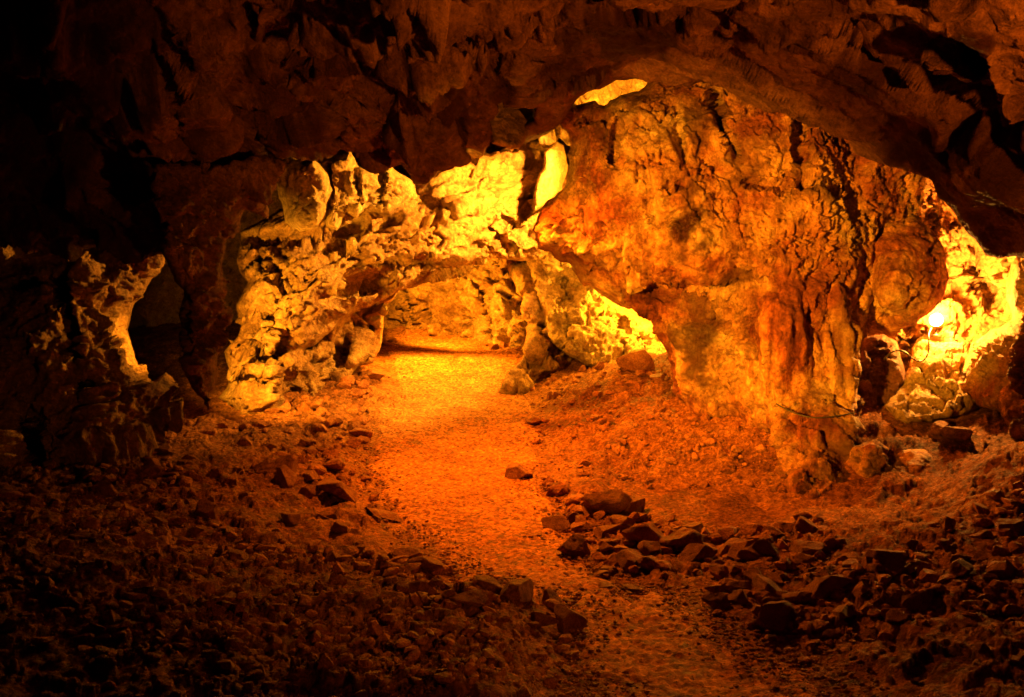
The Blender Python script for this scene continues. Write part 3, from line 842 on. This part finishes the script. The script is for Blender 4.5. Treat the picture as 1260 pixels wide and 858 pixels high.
NAMED = [
    (639, 588, 42, 'lone dark lump of rock at the right path edge below the debris bank'), (741, 634, 60, 'low dark slab at the top of the stone row right of the path'),
    (705, 682, 46, 'rounded stone at the left tip of the stone row by the path'), (747, 662, 52, 'flat topped stone in the middle of the stone row by the path'),
    (773, 703, 42, 'upright blocky stone at the front of the stone row by the path'), (747, 724, 36, 'flat stone lying lowest in front of the stone row by the path'),
    (775, 727, 38, 'pale flat flake beside the lowest flat stone on the path'), (801, 706, 36, 'dark cube-like stone at the front end of the stone row'),
    (794, 676, 56, 'largest reddish block in the stone row beside the path'), (838, 684, 52, 'wide block just right of the largest reddish block in the row'),
    (852, 658, 36, 'pointed stone standing at the back of the row below the sand'), (858, 700, 44, 'squat stone between the two stone heaps'),
    (684, 650, 36, 'small squared stone at the upper left corner of the stone row'), (778, 630, 40, 'half buried stone at the left end of the sand patch'),
    (914, 698, 56, 'broad dark stone on the back left of the right hand heap'), (942, 736, 44, 'light edged stone in the centre of the right hand heap'),
    (885, 750, 38, 'block at the left foot of the right hand heap'), (958, 776, 84, 'biggest boulder at the front of the right hand heap'), (998, 698, 48, 'dark rounded stone at the right back of the heap'),
    (1014, 742, 68, 'wide flat stone right of the biggest boulder'), (1038, 770, 50, 'low stone at the right foot of the heap'), (961, 658, 38, 'flat plate of rock below the right end of the sand'),
    (988, 644, 22, 'small dark stone alone at the right tip of the sand'), (986, 672, 36, 'thin slab just above the heap near the sand'), (1092, 720, 56, 'long low stone on the shadowed right slope'),
    (1129, 752, 52, 'stone with a gleaming top on the dark right slope'), (1180, 545, 40, 'angular stone lit from behind below the lamp niche'), (1155, 540, 34, 'smaller stone just left of the angular one below the niche'),
    (700, 775, 50, 'tall dark stone standing at the left edge of the near path'), (631, 762, 66, 'broad dark block left of the tall stone by the near path'), (676, 750, 34, 'thin stone wedged behind the tall stone by the near path'),
    (664, 782, 40, 'rough stone at the foot of the tall stone by the near path'), (470, 640, 44, 'flat pale stone on the left edge of the path bend'), (350, 598, 44, 'lit block at the foot of the left gravel bank'),
    (382, 602, 34, 'black stone right of the lit block under the gravel bank'), (415, 622, 56, 'long stone below the gravel bank on the left of the path'), (525, 708, 54, 'dark flat stone where the left rubble meets the path'),
    (700, 440, 26, 'round pebble like boulder at the foot of the tilted slab'), (780, 460, 40, 'pale block on the bank right of the tilted slab'), (810, 478, 30, 'dark flat block under the left foot of the pillar'),
    (460, 470, 26, 'dark stone against the wall on the far left path edge'), (655, 522, 22, 'small dark stone on the far right path edge'), (1160, 470, 36, 'ledge stone glaring in the light under the lamp'),
    (1215, 470, 60, 'rough red block right of the lamp on the niche ledge'), (580, 770, 54, 'flat slab in the dark rubble left of the near path'), (505, 690, 40, 'wedge shaped stone in the rubble at the path bend'),
    (905, 730, 36, 'low dark stone on the left flank of the right hand heap'), (930, 705, 40, 'stone lying on top of the right hand heap')]
for (a, b, w, lb) in NAMED:
    stone(a, b, w, lb, cat='boulder' if w > 55 else 'stone', name='boulder' if w > 55 else 'stone', tall=1.3 if ('tall' in lb or 'upright' in lb or 'large pale' in lb or 'black boulder' in lb) else (.6 if 'flat' in lb else 1), lift=.26)


def scatter(n, poly, w0, w1, label, group, seed):
    rng = np.random.default_rng(seed)
    a = np.array(poly, float)
    lo, hi = a.min(0), a.max(0)
    k = 0
    while k < n:
        q = lo + rng.random(2) * (hi - lo)
        _, i = seg_dist(q[None], a)
        if not i[0]:
            continue
        p, d = ray_ground(*q)
        if sdist_world(p[None, :2], path_w)[0] > (-.05 if seed != 9 else .5):
            continue
        w = w0 + (w1 - w0) * rng.random() ** 2
        stone(q[0], q[1], w, label, group)
        k += 1


scatter(95, [(10, 590), (200, 560), (330, 590), (450, 620), (520, 690), (640, 730), (640, 800), (400, 760), (200, 720), (0, 690)], 11, 42, 'small angular red brown stone among the rubble on the dark left slope', 'rubble on the dark left slope', 1)
scatter(30, [(320, 520), (400, 500), (450, 500), (440, 570), (470, 600), (400, 600), (330, 570)], 9, 20, 'small stone on the gravel bank below the left end of the arch', 'stones on the left gravel bank', 2)
scatter(32, [(690, 640), (780, 620), (870, 660), (880, 710), (760, 715), (700, 690)], 13, 38, 'loose stone packed in the row between the path and the sand', 'stones of the row by the path', 3)
scatter(30, [(870, 690), (960, 660), (1020, 690), (1060, 760), (960, 790), (880, 760)], 13, 42, 'loose stone piled in the heap right of the near path', 'stones of the right hand heap', 4)
scatter(40, [(1000, 790), (1060, 700), (1250, 650), (1260, 850), (1050, 850)], 10, 46, 'rough stone lying on the shadowed slope in the lower right corner', 'stones on the shadowed right slope', 5)
scatter(22, [(700, 540), (830, 500), (1000, 560), (1020, 620), (900, 600), (720, 600)], 8, 18, 'small red stone on the debris bank under the pillar', 'stones on the debris bank', 6)

scatter(26, [(440, 425), (490, 404), (560, 404), (640, 425), (640, 440), (560, 416), (490, 418), (450, 445)], 8, 24, 'stone fallen at the foot of the rear rock face beyond the path', 'stones at the foot of the rear face', 9)

# rubble too small to count
def chips(name, n, poly, w0, w1, seed):
    rng = np.random.default_rng(seed)
    base = [stone_shape(300 + k, 2, .6) for k in range(8)]
    a = np.array(poly, float)
    lo, hi = a.min(0), a.max(0)
    q = lo + rng.random((n * 3, 2)) * (hi - lo)
    _, i = seg_dist(q, a)
    q = q[i][:n]
    vs, fs, off = [], [], 0
    for k, c in enumerate(q):
        p, d = ray_ground(*c)
        if sdist_world(p[None, :2], path_w)[0] > -.02 and rng.random() > .04:
            continue
        if vnoise(np.array([[p[0] * 1.1, p[1] * 1.1, 0.0]]), 91)[0] < rng.random() * 1.1 - .75:
            continue
        r = (w0 + (w1 - w0) * rng.random() ** 5) / F * d / 2 * 1.4
        v, f = base[k % 8]
        t = rng.uniform(0, 6.28)
        tilt = rng.uniform(-.6, .6)
        R1 = np.array([[math.cos(t), -math.sin(t), 0], [math.sin(t), math.cos(t), 0], [0, 0, 1]])
        R2 = np.array([[1, 0, 0], [0, math.cos(tilt), -math.sin(tilt)], [0, math.sin(tilt), math.cos(tilt)]])
        vs.append((v * r) @ (R1 @ R2).T + np.array([p[0], p[1], ground_sample(p[0], p[1]) + r * .2]))
        fs.append(f + off)
        off += len(v)
    o = link(name, np.concatenate(vs), np.concatenate(fs), M_stone, smooth=False)
    return o


tag(chips('rubble', 4600, [(-40, 600), (200, 545), (330, 510), (440, 480), (480, 500), (450, 570), (520, 680), (720, 730), (740, 880), (-40, 880)], 4, 26, 11), 'fine broken rubble covering the slope left of the path', 'rubble', kind='stuff')
tag(chips('rubble', 700, [(650, 480), (700, 455), (820, 440), (840, 500), (950, 530), (1000, 610), (800, 600), (700, 590), (650, 545)], 3, 16, 15), 'small crumbs of broken rock on the earth bank under the pillar', 'rubble', kind='stuff')
tag(chips('rubble', 3400, [(650, 560), (700, 610), (760, 620), (800, 645), (930, 655), (1010, 650), (1010, 680), (1090, 700), (1300, 590), (1300, 880), (1040, 880), (900, 770), (700, 700), (650, 560)], 4, 28, 12), 'fine broken rubble covering the slopes right of the path', 'rubble', kind='stuff')

def verge(name, n, seed):
    rng = np.random.default_rng(seed)
    base = [stone_shape(340 + k, 1, .6) for k in range(6)]
    vs, fs, off = [], [], 0
    m = len(path_w)
    for k in range(n):
        a = rng.integers(m)
        t = rng.random()
        p = path_w[a] * (1 - t) + path_w[(a + 1) % m] * t + rng.normal(size=2) * .15
        if not 3.5 < p[1] < 17:
            continue
        r = .006 + .022 * rng.random() ** 4
        v, f = base[k % 6]
        c, s_ = math.cos(k), math.sin(k)
        vs.append((v * r) @ np.array([[c, s_, 0], [-s_, c, 0], [0, 0, 1]]) + np.array([p[0], p[1], gz0(p[None])[0] + .008 + r * .3]))
        fs.append(f + off)
        off += len(v)
    return link(name, np.concatenate(vs), np.concatenate(fs), M_stone, smooth=False)


tag(verge('gravel', 9000, 21), 'loose gravel spilling over both edges of the path', 'gravel', kind='stuff')

# ------------------------------------------------------------------ lamp in the niche and its cable
M_metal = plain_mat('dark_lamp_metal', (.06, .05, .045), .45, .8)
M_cable = plain_mat('black_cable', (.04, .035, .03), .5)
M_bulb = plain_mat('lit_bulb', (1, .9, .7), .4, 0, (1, .66, .22), 60)


def lathe(prof, n=28):
    v, f = [], []
    for (r, z_) in prof:
        for k in range(n):
            a = 2 * math.pi * k / n
            v.append((r * math.cos(a), r * math.sin(a), z_))
    for i in range(len(prof) - 1):
        for k in range(n):
            f.append((i * n + k, i * n + (k + 1) % n, (i + 1) * n + (k + 1) % n, (i + 1) * n + k))
    return np.array(v), np.array(f)


def tube(pts, r, n=8):
    pts = [Vector(p) for p in pts]
    # smooth the run
    for _ in range(3):
        q = [pts[0]]
        for a, b in zip(pts[:-1], pts[1:]):
            q += [a * .75 + b * .25, a * .25 + b * .75]
        q.append(pts[-1])
        pts = q
    v, f = [], []
    for i, p in enumerate(pts):
        t = (pts[min(i + 1, len(pts) - 1)] - pts[max(i - 1, 0)]).normalized()
        a = t.orthogonal().normalized()
        b = t.cross(a)
        for k in range(n):
            w = 2 * math.pi * k / n
            v.append(tuple(p + (a * math.cos(w) + b * math.sin(w)) * r))
    for i in range(len(pts) - 1):
        for k in range(n):
            f.append((i * n + k, i * n + (k + 1) % n, (i + 1) * n + (k + 1) % n, (i + 1) * n + k))
    return np.array(v), np.array(f)


LP = P(1152, 394, 10.55)
root = bpy.data.objects.new('floodlight', None)
C.objects.link(root)
root.location = LP - np.array([0, 0, .17])
tag(root, 'glaring round floodlight standing on the rock ledge inside the right niche', 'lamp')
def turned(v):
    # lathe axis laid over to face the path, a little upward
    a, b = math.radians(78), math.radians(-24)
    q = np.column_stack([v[:, 0], v[:, 1] * math.cos(a) - v[:, 2] * math.sin(a), v[:, 1] * math.sin(a) + v[:, 2] * math.cos(a)])
    return np.column_stack([q[:, 0] * math.cos(b) - q[:, 1] * math.sin(b), q[:, 0] * math.sin(b) + q[:, 1] * math.cos(b), q[:, 2]])


v, f = lathe([(.001, -.12), (.025, -.12), (.032, -.08), (.06, -.015), (.074, .0), (.078, .010), (.071, .010), (.068, .0)])
link('housing', turned(v) + LP, f, M_metal, root)
v, f = lathe([(.067, .0), (.056, .014), (.038, .022), (.019, .026), (.001, .027)])
link('lens', turned(v) + LP, f, M_bulb, root)
v, f = lathe([(.001, -.17), (.06, -.17), (.06, -.155), (.014, -.15), (.012, -.11), (.02, -.1)])
link('stand', v + LP, f, M_metal, root)


def cable(pix, r, label):
    o_pts = [P(a, b, d) for a, b, d in pix]
    v, f = tube(o_pts, r)
    return tag(link('power_cable', v, f, M_cable), label, 'cable')


cable([(1146, 404, 10.5), (1142, 412, 10.0), (1144, 432, 9.9), (1136, 446, 9.85), (1124, 443, 9.8), (1112, 431, 9.75), (1098, 432, 9.8), (1088, 442, 9.95)], .008, 'looping black cable running from the glaring lamp over the niche rocks')
cable([(955, 497, 9.15), (975, 508, 9.05), (1000, 515, 8.95), (1025, 513, 8.95), (1052, 508, 9.05)], .006, 'thin wire slung across the foot of the flowstone on the pillar')

# ------------------------------------------------------------------ lights
def lamp(name, p, power, col, radius=.06, kind='POINT', aim=None, size=60, blend=.6, parent=None):
    ld = bpy.data.lights.new(name, kind)
    ld.energy = power
    ld.color = col
    ld.shadow_soft_size = radius
    o = bpy.data.objects.new(name, ld)
    C.objects.link(o)
    o.location = p
    if kind == 'SPOT':
        ld.spot_size = math.radians(size)
        ld.spot_blend = blend
        o.rotation_euler = (Vector(aim) - Vector(p)).to_track_quat('-Z', 'Y').to_euler()
    return o


YEL = (1, .40, .02)
ORA = (1, .35, .012)
RED = (1, .24, .009)
lamp('lamp_behind_pillar', P(716, 208, 11.9), 1700, (1, .41, .04), .04, 'SPOT', P(500, 240, 12.7), 130, .35)
lamp('fill_in_roof_pocket', P(790, 140, 11.6), 420, YEL)  # added fill to brighten the pocket, no lamp of its own there
lamp('lamp_over_path', P(512, 334, 15.0), 1000, ORA, .25, 'SPOT', P(575, 480, 13.5), 140, .5)
lamp('fill_on_rear_face', P(500, 345, 15.6), 1000, (1, .37, .014), .1, 'SPOT', P(600, 375, 17.5), 110, .6)  # added fill aimed back to brighten the rear face
lamp('lamp_behind_slab', P(795, 345, 13.7), 600, YEL)
lamp('spot_in_left_void', P(246, 420, 9.1), 950, YEL, .05, 'SPOT', P(335, 410, 10.6), 74, .6)
lamp('spot_on_outcrop', P(250, 430, 9.5), 130, YEL, .06, 'SPOT', P(150, 430, 9.4), 60, .8)
lamp('lamp_in_niche', LP + np.array([.02, -.08, .12]), 560, (1, .38, .045), .04)
lamp('spot_on_pillar', (-2.3, 2.2, 1.75), 9000, (1, .36, .015), .08, 'SPOT', P(890, 345, 9.5), 33, .9)
lamp('fill_under_roof_lip', P(585, 196, 9.7), 1400, (1, .235, .008), .012, 'SPOT', P(715, 595, 9.1), 124, 1)  # added light in open air for the foreground, no fixture hangs here
lamp('spot_on_left_bank', (1.6, 2.2, 1.2), 110, RED, .08, 'SPOT', P(300, 610, 7.5), 44, .9)
lamp('fill_on_roof', (2.6, .6, 1.0), 1350, RED, .08, 'SPOT', P(800, 0, 6), 58, 1)  # added fill out of frame, stands in for bounce on the ceiling

# ------------------------------------------------------------------ world and view
w = bpy.data.worlds.new('World')
scene.world = w
w.use_nodes = True
bg = w.node_tree.nodes['Background']
bg.inputs[0].default_value = (.9, .35, .08, 1)
bg.inputs[1].default_value = .0005
scene.view_settings.view_transform = 'Standard'
scene.view_settings.look = 'None'
scene.view_settings.exposure = .3
scene.view_settings.gamma = 1
scene.cycles.use_denoising = True
scene.cycles.max_bounces = 6
scene.cycles.diffuse_bounces = 2
scene.cycles.caustics_reflective = False
scene.cycles.caustics_refractive = False
